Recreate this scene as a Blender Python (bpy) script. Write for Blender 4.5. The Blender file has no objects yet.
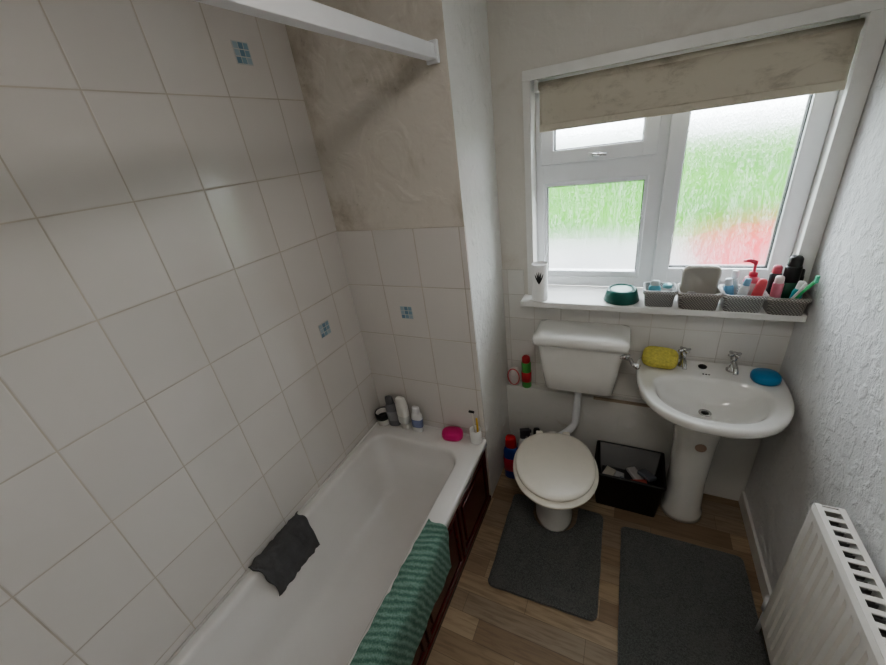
import bpy, bmesh, math, random
from mathutils import Matrix, Vector, noise
random.seed(4)
S = bpy.context.scene
XL, XN, XR, YN, YB, YF, ZC = -1.356, -0.650, 0.69, 1.51, 2.0, -0.75, 2.62
ZR = 0.50
SILL = 1.185

# ------------------------------------------------------------------ materials
def new_mat(name):
    m = bpy.data.materials.new(name); m.use_nodes = True
    nt = m.node_tree; b = nt.nodes['Principled BSDF']
    return m, nt, b
def math_(nt, op, a, b=None, c=None):
    n = nt.nodes.new('ShaderNodeMath'); n.operation = op
    for i, x in enumerate((a, b, c)):
        if x is None: continue
        if isinstance(x, (int, float)): n.inputs[i].default_value = x
        else: nt.links.new(x, n.inputs[i])
    return n.outputs[0]
def rgba(c): return (c[0], c[1], c[2], 1)
def mixc(nt, fac, a, b):
    n = nt.nodes.new('ShaderNodeMix'); n.data_type = 'RGBA'
    if isinstance(fac, (int, float)): n.inputs['Factor'].default_value = fac
    else: nt.links.new(fac, n.inputs['Factor'])
    for key, x in ((6, a), (7, b)):
        if isinstance(x, tuple): n.inputs[key].default_value = rgba(x)
        else: nt.links.new(x, n.inputs[key])
    return n.outputs[2]
def coords(nt): return nt.nodes.new('ShaderNodeTexCoord').outputs['Object']
def noise_(nt, scale, detail=3, vec=None, rough=0.5, dist=0.0):
    n = nt.nodes.new('ShaderNodeTexNoise')
    n.inputs['Scale'].default_value = scale; n.inputs['Detail'].default_value = detail
    n.inputs['Roughness'].default_value = rough; n.inputs['Distortion'].default_value = dist
    nt.links.new(vec if vec is not None else coords(nt), n.inputs['Vector'])
    return n.outputs['Fac']
def ramp(nt, fac, lo, hi, a=0.0, b=1.0):
    n = nt.nodes.new('ShaderNodeMapRange'); n.interpolation_type = 'SMOOTHSTEP'
    nt.links.new(fac, n.inputs[0])
    n.inputs[1].default_value = lo; n.inputs[2].default_value = hi
    n.inputs[3].default_value = a; n.inputs[4].default_value = b
    return n.outputs[0]
def bump(nt, b, h, strength=0.3, dist=0.01):
    n = nt.nodes.new('ShaderNodeBump'); n.inputs['Strength'].default_value = strength
    n.inputs['Distance'].default_value = dist
    nt.links.new(h, n.inputs['Height']); nt.links.new(n.outputs[0], b.inputs['Normal'])
def scaled(nt, sx, sy, sz):
    mp = nt.nodes.new('ShaderNodeMapping'); mp.inputs['Scale'].default_value = (sx, sy, sz)
    nt.links.new(coords(nt), mp.inputs['Vector']); return mp.outputs[0]

def simple(name, col, rough=0.4, metal=0.0, var=0.06, coat=0.0, bscale=None, bstr=0.2, nscale=20):
    m, nt, b = new_mat(name)
    f = noise_(nt, nscale, 3)
    dark = tuple(max(0, c*(1-var*2)) for c in col)
    nt.links.new(mixc(nt, f, dark, tuple(min(1, c*(1+var)) for c in col)), b.inputs['Base Color'])
    b.inputs['Roughness'].default_value = rough; b.inputs['Metallic'].default_value = metal
    b.inputs['Coat Weight'].default_value = coat
    if bscale: bump(nt, b, noise_(nt, bscale, 4), bstr, 0.005)
    return m

def tile_mat(name, ua, u0, tu, va, v0, tv, base=(0.74, 0.705, 0.675), grout=(0.53, 0.48, 0.42), g=0.0033):
    m, nt, b = new_mat(name)
    sep = nt.nodes.new('ShaderNodeSeparateXYZ'); nt.links.new(coords(nt), sep.inputs[0])
    U = math_(nt, 'DIVIDE', math_(nt, 'SUBTRACT', sep.outputs[ua], u0), tu)
    V = math_(nt, 'DIVIDE', math_(nt, 'SUBTRACT', sep.outputs[va], v0), tv)
    def edge(x, t):
        f = math_(nt, 'FRACT', x)
        return math_(nt, 'MULTIPLY', math_(nt, 'MINIMUM', f, math_(nt, 'SUBTRACT', 1.0, f)), t)
    d = math_(nt, 'MINIMUM', edge(U, tu), edge(V, tv))
    mask = ramp(nt, d, g*0.45, g*0.75)
    comb = nt.nodes.new('ShaderNodeCombineXYZ')
    nt.links.new(math_(nt, 'FLOOR', U), comb.inputs[0]); nt.links.new(math_(nt, 'FLOOR', V), comb.inputs[1])
    wn = nt.nodes.new('ShaderNodeTexWhiteNoise'); nt.links.new(comb.outputs[0], wn.inputs['Vector'])
    tcol = mixc(nt, wn.outputs['Value'], tuple(c*0.965 for c in base), tuple(c*1.02 for c in base))
    tcol = mixc(nt, ramp(nt, noise_(nt, 2.2, 4), 0.35, 0.75), tcol, tuple(c*0.95 for c in base))
    gcol = mixc(nt, noise_(nt, 6, 3), tuple(c*0.7 for c in grout), tuple(min(1, c*1.35) for c in grout))
    nt.links.new(mixc(nt, mask, gcol, tcol), b.inputs['Base Color'])
    nt.links.new(math_(nt, 'SUBTRACT', 0.75, math_(nt, 'MULTIPLY', mask, 0.58)), b.inputs['Roughness'])
    h = math_(nt, 'ADD', ramp(nt, d, g*0.3, g*1.6), math_(nt, 'MULTIPLY', noise_(nt, 9, 2), 0.5))
    bump(nt, b, h, 0.5, 0.0022)
    return m

def plaster(name, base, dirt=None, dlo=0.5, dhi=0.75, bscale=14, bstr=0.6, bdist=0.008, dist=0.9, det=3, corner=False):
    m, nt, b = new_mat(name)
    if dirt:
        nz = noise_(nt, 3.2, 7, rough=0.68, dist=0.4)
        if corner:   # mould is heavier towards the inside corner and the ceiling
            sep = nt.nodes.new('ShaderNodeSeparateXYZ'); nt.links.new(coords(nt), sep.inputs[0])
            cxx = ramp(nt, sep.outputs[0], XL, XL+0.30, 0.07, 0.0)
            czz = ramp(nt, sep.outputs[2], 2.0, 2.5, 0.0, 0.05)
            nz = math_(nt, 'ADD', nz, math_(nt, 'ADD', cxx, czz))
        f = ramp(nt, nz, dlo, dhi)
        col = mixc(nt, f, base, dirt)
        if corner:
            sp = ramp(nt, math_(nt, 'ADD', noise_(nt, 38, 4, rough=0.7), math_(nt, 'MULTIPLY', f, 0.10)), 0.66, 0.76)
            col = mixc(nt, math_(nt, 'MULTIPLY', sp, 0.3), col, (0.25, 0.22, 0.17))
        nt.links.new(col, b.inputs['Base Color'])
    else:
        nt.links.new(mixc(nt, noise_(nt, 4, 3), tuple(c*0.94 for c in base), base), b.inputs['Base Color'])
    b.inputs['Roughness'].default_value = 0.7
    h1 = noise_(nt, bscale, det, dist=dist)
    h2 = noise_(nt, bscale*5, 3)
    bump(nt, b, math_(nt, 'ADD', ramp(nt, h1, 0.44, 0.70), math_(nt, 'MULTIPLY', h2, 0.5)), bstr, bdist)
    return m

M_tileL = tile_mat('tiles_bath_wall', 1, 1.137, 0.230, 2, 1.688, 0.287)
M_tileN = tile_mat('tiles_nib', 0, -0.905, 0.230, 2, 1.688, 0.287)
M_tileB = tile_mat('tiles_window_wall', 0, -0.02, 0.15, 2, 1.185, 0.15, base=(0.80, 0.78, 0.75), grout=(0.6, 0.57, 0.53), g=0.003)
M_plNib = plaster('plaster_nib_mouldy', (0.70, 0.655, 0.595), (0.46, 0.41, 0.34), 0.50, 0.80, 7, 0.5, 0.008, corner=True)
M_plSide = plaster('plaster_nib_side', (0.80, 0.79, 0.76), (0.60, 0.57, 0.52), 0.6, 0.85, 16, 0.55, 0.008, 0.4, 5)
M_plR = plaster('plaster_right_wall', (0.82, 0.82, 0.82), None, 0, 0, 24, 0.55, 0.008, 0.3, 6)
M_plB = plaster('plaster_window_wall', (0.70, 0.67, 0.62), (0.58, 0.53, 0.47), 0.5, 0.8, 12, 0.4, 0.006, 0.4, 4)
M_plLow = plaster('plaster_low', (0.78, 0.77, 0.74), (0.48, 0.42, 0.35), 0.60, 0.8, 8, 0.2)
M_ceil = plaster('ceiling_paint', (0.80, 0.79, 0.77), None, 0, 0, 10, 0.1)
M_upvc = simple('upvc_white', (0.84, 0.85, 0.87), 0.28, var=0.02)
M_trim = simple('gloss_paint', (0.82, 0.81, 0.785), 0.35, var=0.04)
M_ceram = simple('ceramic_white', (0.86, 0.85, 0.82), 0.10, var=0.015, coat=0.3)
M_bath = simple('bath_acrylic', (0.80, 0.78, 0.76), 0.2, var=0.03, coat=0.2, nscale=5)
M_chrome = simple('chrome', (0.62, 0.62, 0.62), 0.15, 1.0, var=0.03)
M_lid = simple('seat_plastic', (0.87, 0.83, 0.75), 0.18, var=0.02)
M_black = simple('black_plastic', (0.012, 0.012, 0.013), 0.35)
M_rubber = simple('rubber', (0.03, 0.03, 0.03), 0.6)
M_rad = simple('radiator_paint', (0.84, 0.82, 0.78), 0.35, var=0.03)
M_raddark = simple('radiator_inside', (0.30, 0.29, 0.28), 0.6)

def bathmat():
    m, nt, b = new_mat('bath_mat_pile')
    f = noise_(nt, 190, 4, rough=0.7); f2 = noise_(nt, 12, 6, rough=0.7)
    c = mixc(nt, ramp(nt, f, 0.3, 0.7), (0.07, 0.076, 0.076), (0.22, 0.23, 0.227))
    nt.links.new(mixc(nt, ramp(nt, f2, 0.42, 0.68, 0.0, 0.5), c, (0.20, 0.20, 0.19)), b.inputs['Base Color'])
    b.inputs['Roughness'].default_value = 0.95
    b.inputs['Sheen Weight'].default_value = 0.3
    bump(nt, b, math_(nt, 'ADD', f, math_(nt, 'MULTIPLY', f2, 1.2)), 0.9, 0.008); return m
M_mat = bathmat()

def woodfloor():
    m, nt, b = new_mat('wood_effect_vinyl')
    sep = nt.nodes.new('ShaderNodeSeparateXYZ'); nt.links.new(coords(nt), sep.inputs[0])
    w, L = 0.095, 0.55
    V = math_(nt, 'DIVIDE', sep.outputs[1], w)
    row = math_(nt, 'FLOOR', V)
    off = math_(nt, 'FRACT', math_(nt, 'MULTIPLY', math_(nt, 'SINE', math_(nt, 'MULTIPLY', row, 12.9)), 43.7))
    U = math_(nt, 'ADD', math_(nt, 'DIVIDE', sep.outputs[0], L), off)
    cb = nt.nodes.new('ShaderNodeCombineXYZ')
    nt.links.new(math_(nt, 'FLOOR', U), cb.inputs[0]); nt.links.new(row, cb.inputs[1])
    wn = nt.nodes.new('ShaderNodeTexWhiteNoise'); nt.links.new(cb.outputs[0], wn.inputs['Vector'])
    cr = nt.nodes.new('ShaderNodeValToRGB'); nt.links.new(wn.outputs['Value'], cr.inputs[0])
    e = cr.color_ramp.elements
    e[0].color = (0.29, 0.205, 0.135, 1); e[1].color = (0.48, 0.37, 0.255, 1)
    for p, c in ((0.3, (0.38, 0.28, 0.185, 1)), (0.55, (0.36, 0.285, 0.21, 1)), (0.8, (0.50, 0.375, 0.245, 1))):
        x = e.new(p); x.color = c
    g = noise_(nt, 6, 6, scaled(nt, 1.0, 12.0, 1.0), 0.6, 0.6)
    col = mixc(nt, math_(nt, 'MULTIPLY', ramp(nt, g, 0.4, 0.7), 0.5), cr.outputs[0], (0.18, 0.125, 0.083))
    fv = math_(nt, 'FRACT', V); fu = math_(nt, 'FRACT', U)
    d = math_(nt, 'MINIMUM', math_(nt, 'MULTIPLY', math_(nt, 'MINIMUM', fv, math_(nt, 'SUBTRACT', 1, fv)), w),
              math_(nt, 'MULTIPLY', math_(nt, 'MINIMUM', fu, math_(nt, 'SUBTRACT', 1, fu)), L))
    nt.links.new(mixc(nt, ramp(nt, d, 0.0002, 0.0012), (0.14, 0.10, 0.07), col), b.inputs['Base Color'])
    b.inputs['Roughness'].default_value = 0.36
    bump(nt, b, g, 0.1, 0.002); return m
M_floor = woodfloor()

def mahogany():
    m, nt, b = new_mat('mahogany_panel')
    g = noise_(nt, 5, 6, scaled(nt, 6, 1, 10), 0.6, 1.0)
    nt.links.new(mixc(nt, g, (0.04, 0.006, 0.006), (0.13, 0.018, 0.016)), b.inputs['Base Color'])
    b.inputs['Roughness'].default_value = 0.25; return m
M_mahog = mahogany()

def obscure_glass():
    m, nt, b = new_mat('obscure_glass')
    nt.nodes.remove(b); out = nt.nodes['Material Output']
    pat = noise_(nt, 75, 3, scaled(nt, 2.0, 1, 0.8), 0.65, 0.8)
    big = noise_(nt, 18, 2, scaled(nt, 2.5, 1, 0.3), 0.5, 0.3)
    pat2 = ramp(nt, math_(nt, 'ADD', math_(nt, 'MULTIPLY', pat, 0.75), math_(nt, 'MULTIPLY', big, 0.25)), 0.45, 0.62)
    bp = nt.nodes.new('ShaderNodeBump'); bp.inputs['Strength'].default_value = 0.5; bp.inputs['Distance'].default_value = 0.01
    nt.links.new(pat, bp.inputs['Height'])
    tr = nt.nodes.new('ShaderNodeBsdfTransparent'); tr.inputs[0].default_value = (0.96, 0.98, 0.98, 1)
    rf = nt.nodes.new('ShaderNodeBsdfRefraction'); rf.inputs['Roughness'].default_value = 0.30; rf.inputs['IOR'].default_value = 1.12
    nt.links.new(bp.outputs[0], rf.inputs['Normal'])
    tl = nt.nodes.new('ShaderNodeBsdfTranslucent'); tl.inputs[0].default_value = (0.5, 0.53, 0.52, 1)
    gl = nt.nodes.new('ShaderNodeBsdfGlossy'); gl.inputs['Roughness'].default_value = 0.15
    nt.links.new(bp.outputs[0], gl.inputs['Normal'])
    m1 = nt.nodes.new('ShaderNodeMixShader'); m1.inputs[0].default_value = 0.58
    nt.links.new(tr.outputs[0], m1.inputs[1]); nt.links.new(rf.outputs[0], m1.inputs[2])
    m2 = nt.nodes.new('ShaderNodeMixShader')
    nt.links.new(math_(nt, 'ADD', 0.01, math_(nt, 'MULTIPLY', pat2, 0.20)), m2.inputs[0])
    nt.links.new(m1.outputs[0], m2.inputs[1]); nt.links.new(tl.outputs[0], m2.inputs[2])
    m3 = nt.nodes.new('ShaderNodeMixShader'); m3.inputs[0].default_value = 0.02
    nt.links.new(m2.outputs[0], m3.inputs[1]); nt.links.new(gl.outputs[0], m3.inputs[2])
    nt.links.new(m3.outputs[0], out.inputs['Surface']); return m
M_glass = obscure_glass()

def blindfab():
    m, nt, b = new_mat('blind_fabric')
    f = ramp(nt, noise_(nt, 7, 8, scaled(nt, 1.0, 1.0, 1.8), rough=0.7, dist=0.5), 0.48, 0.74)
    nt.links.new(mixc(nt, f, (0.62, 0.57, 0.48), (0.40, 0.36, 0.29)), b.inputs['Base Color'])
    b.inputs['Roughness'].default_value = 0.9
    bump(nt, b, noise_(nt, 60, 2), 0.2, 0.003); return m
M_blind = blindfab()

def basketmat(name, base):
    m, nt, b = new_mat(name)
    sep = nt.nodes.new('ShaderNodeSeparateXYZ'); nt.links.new(coords(nt), sep.inputs[0])
    s = math_(nt, 'ADD', sep.outputs[0], sep.outputs[1])
    a = math_(nt, 'SINE', math_(nt, 'MULTIPLY', s, 560)); c = math_(nt, 'SINE', math_(nt, 'MULTIPLY', sep.outputs[2], 500))
    p = math_(nt, 'MULTIPLY', a, c)
    k = ramp(nt, p, -0.2, 0.5)
    nt.links.new(mixc(nt, k, tuple(x*0.4 for x in base), base), b.inputs['Base Color'])
    bump(nt, b, k, 0.6, 0.003); b.inputs['Roughness'].default_value = 0.5; return m
M_basket = basketmat('woven_plastic_grey', (0.60, 0.56, 0.52))
M_basketL = basketmat('woven_plastic_light', (0.68, 0.68, 0.67))

def towelmat():
    m, nt, b = new_mat('green_towel')
    v = coords(nt)
    sep = nt.nodes.new('ShaderNodeSeparateXYZ'); nt.links.new(v, sep.inputs[0])
    run = math_(nt, 'SUBTRACT', sep.outputs[2], sep.outputs[0])
    wob = math_(nt, 'MULTIPLY', noise_(nt, 18, 3), 0.03)
    yy = math_(nt, 'ADD', sep.outputs[1], wob)
    st = math_(nt, 'SINE', math_(nt, 'MULTIPLY', math_(nt, 'ADD', yy, math_(nt, 'MULTIPLY', run, 0.35)), 230))
    n = noise_(nt, 180, 4, rough=0.6)
    f = math_(nt, 'ADD', math_(nt, 'MULTIPLY', st, 0.15), math_(nt, 'MULTIPLY', n, 0.9))
    c = mixc(nt, ramp(nt, f, 0.15, 0.85), (0.07, 0.17, 0.13), (0.28, 0.41, 0.35))
    nt.links.new(c, b.inputs['Base Color']); b.inputs['Roughness'].default_value = 0.95
    bump(nt, b, f, 0.8, 0.005); return m
M_towel = towelmat()
M_cloth = simple('grey_cloth', (0.125, 0.125, 0.128), 0.95, var=0.2, bscale=160, bstr=0.8)

_c = {}
def P(col, rough=0.35):
    k = (col, rough)
    if k not in _c: _c[k] = simple('plastic_%d' % len(_c), col, rough, var=0.04)
    return _c[k]

# ------------------------------------------------------------------ mesh helpers
def link(o, parent=None):
    S.collection.objects.link(o)
    if parent: o.parent = parent
    return o
def empty(name, loc=(0, 0, 0), rz=0.0):
    e = bpy.data.objects.new(name, None); e.location = loc; e.rotation_euler = (0, 0, rz)
    e.empty_display_size = 0.05
    S.collection.objects.link(e); return e
def mk(name, verts, faces, mat, parent=None, smooth=True, mods=None):
    me = bpy.data.meshes.new(name); me.from_pydata([tuple(v) for v in verts], [], faces)
    bm = bmesh.new(); bm.from_mesh(me); bmesh.ops.recalc_face_normals(bm, faces=bm.faces); bm.to_mesh(me); bm.free()
    if mat: me.materials.append(mat)
    if smooth:
        for p in me.polygons: p.use_smooth = True
    o = bpy.data.objects.new(name, me); link(o, parent); return o
def boxes(name, lst, mat, parent=None, bevel=0.0, segs=2):
    bm = bmesh.new()
    for lo, hi in lst:
        vs = [bm.verts.new((x, y, z)) for x in (lo[0], hi[0]) for y in (lo[1], hi[1]) for z in (lo[2], hi[2])]
        for f in ((0, 1, 3, 2), (4, 6, 7, 5), (0, 4, 5, 1), (2, 3, 7, 6), (0, 2, 6, 4), (1, 5, 7, 3)):
            bm.faces.new([vs[i] for i in f])
    bmesh.ops.recalc_face_normals(bm, faces=bm.faces)
    if bevel: bmesh.ops.bevel(bm, geom=list(bm.edges), offset=bevel, segments=segs, affect='EDGES', profile=0.5)
    me = bpy.data.meshes.new(name); bm.to_mesh(me); bm.free()
    me.materials.append(mat)
    o = bpy.data.objects.new(name, me); link(o, parent); return o
def loft(name, rings, mat, parent=None, cap0=True, cap1=True, smooth=True):
    n = len(rings[0]); v = [p for r in rings for p in r]; f = []
    for i in range(len(rings)-1):
        for j in range(n):
            a = i*n+j; b = i*n+(j+1) % n
            f.append((a, b, b+n, a+n))
    if cap0: f.append(tuple(range(n-1, -1, -1)))
    if cap1: f.append(tuple((len(rings)-1)*n+j for j in range(n)))
    return mk(name, v, f, mat, parent, smooth)
def rrect(x0, x1, y0, y1, r, z, k=8, sd=4):
    pts = []
    cs = [(x1-r, y1-r, 0), (x0+r, y1-r, 90), (x0+r, y0+r, 180), (x1-r, y0+r, 270)]
    for i, (cx, cy, a0) in enumerate(cs):
        arc = [(cx+r*math.cos(math.radians(a0+90*t/k)), cy+r*math.sin(math.radians(a0+90*t/k)), z) for t in range(k+1)]
        pts += arc
        nx, ny, na = cs[(i+1) % 4]
        s = (nx+r*math.cos(math.radians(na)), ny+r*math.sin(math.radians(na)))
        e = arc[-1]
        for t in range(1, sd): pts.append((e[0]+(s[0]-e[0])*t/sd, e[1]+(s[1]-e[1])*t/sd, z))
    return pts
def ell(cx, cy, z, a, bf, bb=None, nf=2.0, nb=2.0, K=64):
    bb = bf if bb is None else bb; pts = []
    for i in range(K):
        t = 2*math.pi*i/K; c, s = math.cos(t), math.sin(t)
        n = nf if s < 0 else nb; b = bf if s < 0 else bb
        pts.append((cx+a*math.copysign(abs(c)**(2/n), c), cy+b*math.copysign(abs(s)**(2/n), s), z))
    return pts
def lathe(name, prof, loc, mat, parent=None, K=32, sx=1, sy=1):
    rings = [[(loc[0]+r*sx*math.cos(2*math.pi*i/K), loc[1]+r*sy*math.sin(2*math.pi*i/K), loc[2]+z) for i in range(K)] for r, z in prof]
    return loft(name, rings, mat, parent)
def tube(name, pts, r, mat, parent=None, K=12):
    pts = [Vector(p) for p in pts]; rings = []
    up = Vector((0, 0, 1)); prev = None
    for i, p in enumerate(pts):
        d = (pts[min(i+1, len(pts)-1)]-pts[max(i-1, 0)]).normalized()
        if prev is None:
            a = d.cross(up)
            if a.length < 0.1: a = d.cross(Vector((1, 0, 0)))
        else: a = prev-d*prev.dot(d)
        a.normalize(); b = d.cross(a); prev = a
        rr = r[i] if isinstance(r, (list, tuple)) else r
        rings.append([p+a*rr*math.cos(2*math.pi*j/K)+b*rr*math.sin(2*math.pi*j/K) for j in range(K)])
    return loft(name, rings, mat, parent)
def arc(p0, p1, p2, n=8):
    p0, p1, p2 = map(Vector, (p0, p1, p2))
    return [p0*(1-t)**2+p1*2*t*(1-t)+p2*t*t for t in [i/n for i in range(n+1)]]

# ------------------------------------------------------------------ room shell
T = 0.12
boxes('floor', [((XL-T, YF-T, -0.1), (XR+T, 2.32, 0))], M_floor)
boxes('ceiling', [((XL-T, YF-T, ZC), (XR+T, 2.32, ZC+0.1))], M_ceil)
boxes('wall_left', [((XL-T, YF-T, 0), (XL, 2.32, ZC))], M_tileL)
boxes('wall_right', [((XR, YF-T, 0), (XR+T, 2.32, ZC))], M_plR)
boxes('wall_front', [((XL, YF-T, 0), (XR, YF, ZC))], M_ceil)
def nib():
    o = boxes('wall_nib', [((XL, YN+0.006, 0), (XN, 2.3, ZC))], M_plNib)
    o.data.materials.append(M_plSide)
    for p in o.data.polygons:
        if p.normal.x > 0.5: p.material_index = 1
    boxes('nib_tiles', [((XL, YN, 0.45), (XN+0.002, YN+0.012, 1.688))], M_tileN, o, 0.001)
    return o
nibw = nib()
OX0, OX1, OZ1 = -0.49, 0.665, 2.235
wb = boxes('wall_back', [((XN, YB, 0), (XR, 2.3, SILL-0.03))], M_plB)
boxes('wall_back.001', [((XN, YB, SILL-0.03), (OX0, 2.3, ZC))], M_plB)
boxes('wall_back.002', [((OX0, YB, OZ1), (XR, 2.3, ZC))], M_plB)
boxes('wall_back.003', [((OX1, YB, SILL-0.03), (XR, 2.3, OZ1))], M_plB)
boxes('back_wall_tiles', [((XN+0.001, YB-0.008, 0.57), (XR-0.001, YB+0.002, SILL-0.033)),
                     ((XN+0.001, YB-0.008, SILL-0.033), (-0.526, YB+0.002, 1.335))], M_tileB, wb)
boxes('boxing_ledge', [((XN+0.001, 1.945, 0.0), (XR-0.001, YB-0.0, 0.57))], M_plLow, wb, 0.004)
boxes('boxing_edge', [((-0.12, 1.943, 0.560), (0.20, 1.96, 0.5712))], P((0.50, 0.41, 0.31), 0.6), wb, 0.001)
boxes('trim_1', [((-0.525, 1.895, SILL-0.032), (XR-0.001, 2.17, SILL))], M_trim, None, 0.006, 3)
boxes('trim_2', [((OX0-0.012, YB-0.012, SILL+0.001), (OX0+0.022, YB+0.015, OZ1-0.0202)),
                 ((OX0-0.012, YB-0.012, OZ1-0.02), (XR-0.004, YB+0.015, OZ1+0.02)),
                 ((OX1-0.035, YB-0.010, SILL+0.001), (XR-0.002, YB+0.015, OZ1-0.0202))], M_trim, None, 0.002)
boxes('trim_3', [((OX0, YB+0.0155, SILL), (OX0+0.006, 2.3, OZ1-0.006)), ((OX0, YB+0.0155, OZ1-0.006), (OX1, 2.3, OZ1)), ((OX1-0.006, YB+0.0155, SILL), (OX1, 2.3, OZ1-0.006))], M_trim)
boxes('baseboard_right', [((XR-0.016, 0.0+YF, 0), (XR-0.0005, 1.944, 0.09))], M_trim, None, 0.004)

def decor(name, origin, axis):
    o = empty(name, origin)
    s = 0.072
    cols = [P((0.22, 0.34, 0.44), 0.2), P((0.42, 0.52, 0.58), 0.2), P((0.30, 0.43, 0.52), 0.2)]
    def q(a0, a1, z0, z1, d, m, nm):
        if axis == 'x': boxes(nm, [((0, a0, z0), (d, a1, z1))], m, o)
        else: boxes(nm, [((a0, -d, z0), (a1, 0, z1))], m, o)
    q(-s/2, s/2, -s/2, s/2, 0.0015, P((0.62, 0.63, 0.62), 0.2), 'backing')
    for i in range(3):
        for j in range(3):
            c = s*0.32
            a = -s/2+s*0.02+i*c; z = -s/2+s*0.02+j*c
            q(a+0.0018, a+c-0.0018, z+0.0018, z+c-0.0018, 0.0022, cols[(i*2+j*j) % 3], 'chip_%d%d' % (i, j))
decor('decorative_tile', (XL+0.0005, 1.252, 2.405), 'x')
decor('decorative_tile.001', (XL+0.0005, 1.252, 1.257), 'x')
decor('decorative_tile.002', (-1.02, YN-0.0005, 1.257), 'y')

# ------------------------------------------------------------------ window
win = empty('window_1', (0, 0, 0))
Wf, Wb = 2.165, 2.235
zt = OZ1-0.006
boxes('frame', [((OX0+0.006, Wf, SILL), (OX0+0.045, Wb, zt)), ((XR-0.07, Wf, SILL), (OX1-0.006, Wb, zt)),
                ((OX0+0.04, Wf+0.0005, SILL), (XR-0.06, Wb, SILL+0.055)), ((OX0+0.04, Wf+0.0005, zt-0.05), (XR-0.06, Wb, zt)),
                ((0.05, Wf, SILL+0.05), (0.115, Wb, zt-0.05)),
                ((OX0+0.04, Wf+0.0005, 1.755), (0.06, Wb, 1.845))], M_upvc, win, 0.003)
boxes('bead', [((OX0+0.04, Wf+0.012, SILL+0.05), (OX0+0.06, Wb-0.01, 1.76)), ((0.035, Wf+0.012, SILL+0.05), (0.055, Wb-0.01, 1.76)),
               ((OX0+0.04, Wf+0.013, SILL+0.05), (0.05, Wb-0.011, SILL+0.085)), ((OX0+0.04, Wf+0.013, 1.735), (0.05, Wb-0.011, 1.76))], M_upvc, win, 0.003)
def sash(nm, x0, x1, z0, z1, w=0.065):
    y0, y1 = Wf-0.016, Wb-0.012
    boxes(nm, [((x0, y0, z0), (x0+w, y1, z1)), ((x1-w, y0, z0), (x1, y1, z1)),
               ((x0+w-0.006, y0+0.0008, z0), (x1-w+0.006, y1-0.0008, z0+w)), ((x0+w-0.006, y0+0.0008, z1-w), (x1-w+0.006, y1-0.0008, z1))], M_upvc, win, 0.005)
    boxes(nm+'_gasket', [((x0+w-0.004, y0+0.02, z0+w-0.004), (x0+w+0.003, y1-0.02, z1-w)), ((x1-w-0.003, y0+0.02, z0+w-0.004), (x1-w+0.004, y1-0.02, z1-w)),
               ((x0+w, y0+0.02, z0+w-0.004), (x1-w, y1-0.02, z0+w+0.003))], M_rubber, win)
sash('small_sash', OX0+0.033, 0.075, 1.845, zt-0.03)
sash('large_sash', 0.115, OX1-0.008, SILL+0.045, zt-0.03, 0.07)
boxes('gasket_fixed', [((OX0+0.056, Wf+0.02, 1.732), (0.04, Wf+0.03, 1.738)), ((OX0+0.058, Wf+0.02, SILL+0.08), (OX0+0.064, Wf+0.03, 1.738)),
                       ((0.031, Wf+0.02, SILL+0.08), (0.037, Wf+0.03, 1.738))], M_rubber, win)
boxes('glass_lower', [((OX0+0.055, 2.198, SILL+0.08), (0.04, 2.204, 1.74))], M_glass, win)
boxes('glass_upper', [((OX0+0.09, 2.192, 1.90), (0.015, 2.198, zt-0.09))], M_glass, win)
boxes('glass_large', [((0.18, 2.192, SILL+0.11), (OX1-0.073, 2.198, zt-0.09))], M_glass, win)
boxes('handle_base', [((-0.225, Wf-0.032, 1.865), (-0.165, Wf-0.014, 1.885))], M_upvc, win, 0.004)
tube('handle_lever', [(-0.20, Wf-0.03, 1.875), (-0.20, Wf-0.052, 1.875), (-0.14, Wf-0.057, 1.872)], [0.008, 0.008, 0.006], M_chrome, win)

# blind
bl = empty('roller_blind')
bx0, bx1 = -0.440, 0.640
nX = 60; rows = [(2.205, 2.075), (2.17, 2.062), (2.14, 2.060), (2.08, 2.060), (2.05, 2.058), (2.028, 2.056), (2.02, 2.056)]
vs = []; fs = []
for i in range(nX+1):
    x = bx0+(bx1-bx0)*i/nX
    for j, (z, y) in enumerate(rows):
        vs.append((x, y+0.004*noise.noise(Vector((x*4, z*8, 0))), z))
for i in range(nX):
    for j in range(len(rows)-1):
        a = i*len(rows)+j; fs.append((a, a+1, a+1+len(rows), a+len(rows)))
o = mk('fabric', vs, fs, M_blind, bl); md = o.modifiers.new('s', 'SOLIDIFY'); md.thickness = 0.0015
boxes('bottom_bar', [((bx0, 2.046, 2.002), (bx1, 2.062, 2.034))], M_blind, bl, 0.003)
tube('roller', [(bx0-0.008, 2.085, 2.192), (bx1+0.008, 2.085, 2.192)], 0.018, M_blind, bl, 20)
boxes('bracket', [((bx0-0.025, 2.06, 2.17), (bx0-0.01, 2.11, 2.22)), ((bx1+0.006, 2.06, 2.17), (bx1+0.014, 2.11, 2.22))], M_trim, bl, 0.002)

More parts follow.
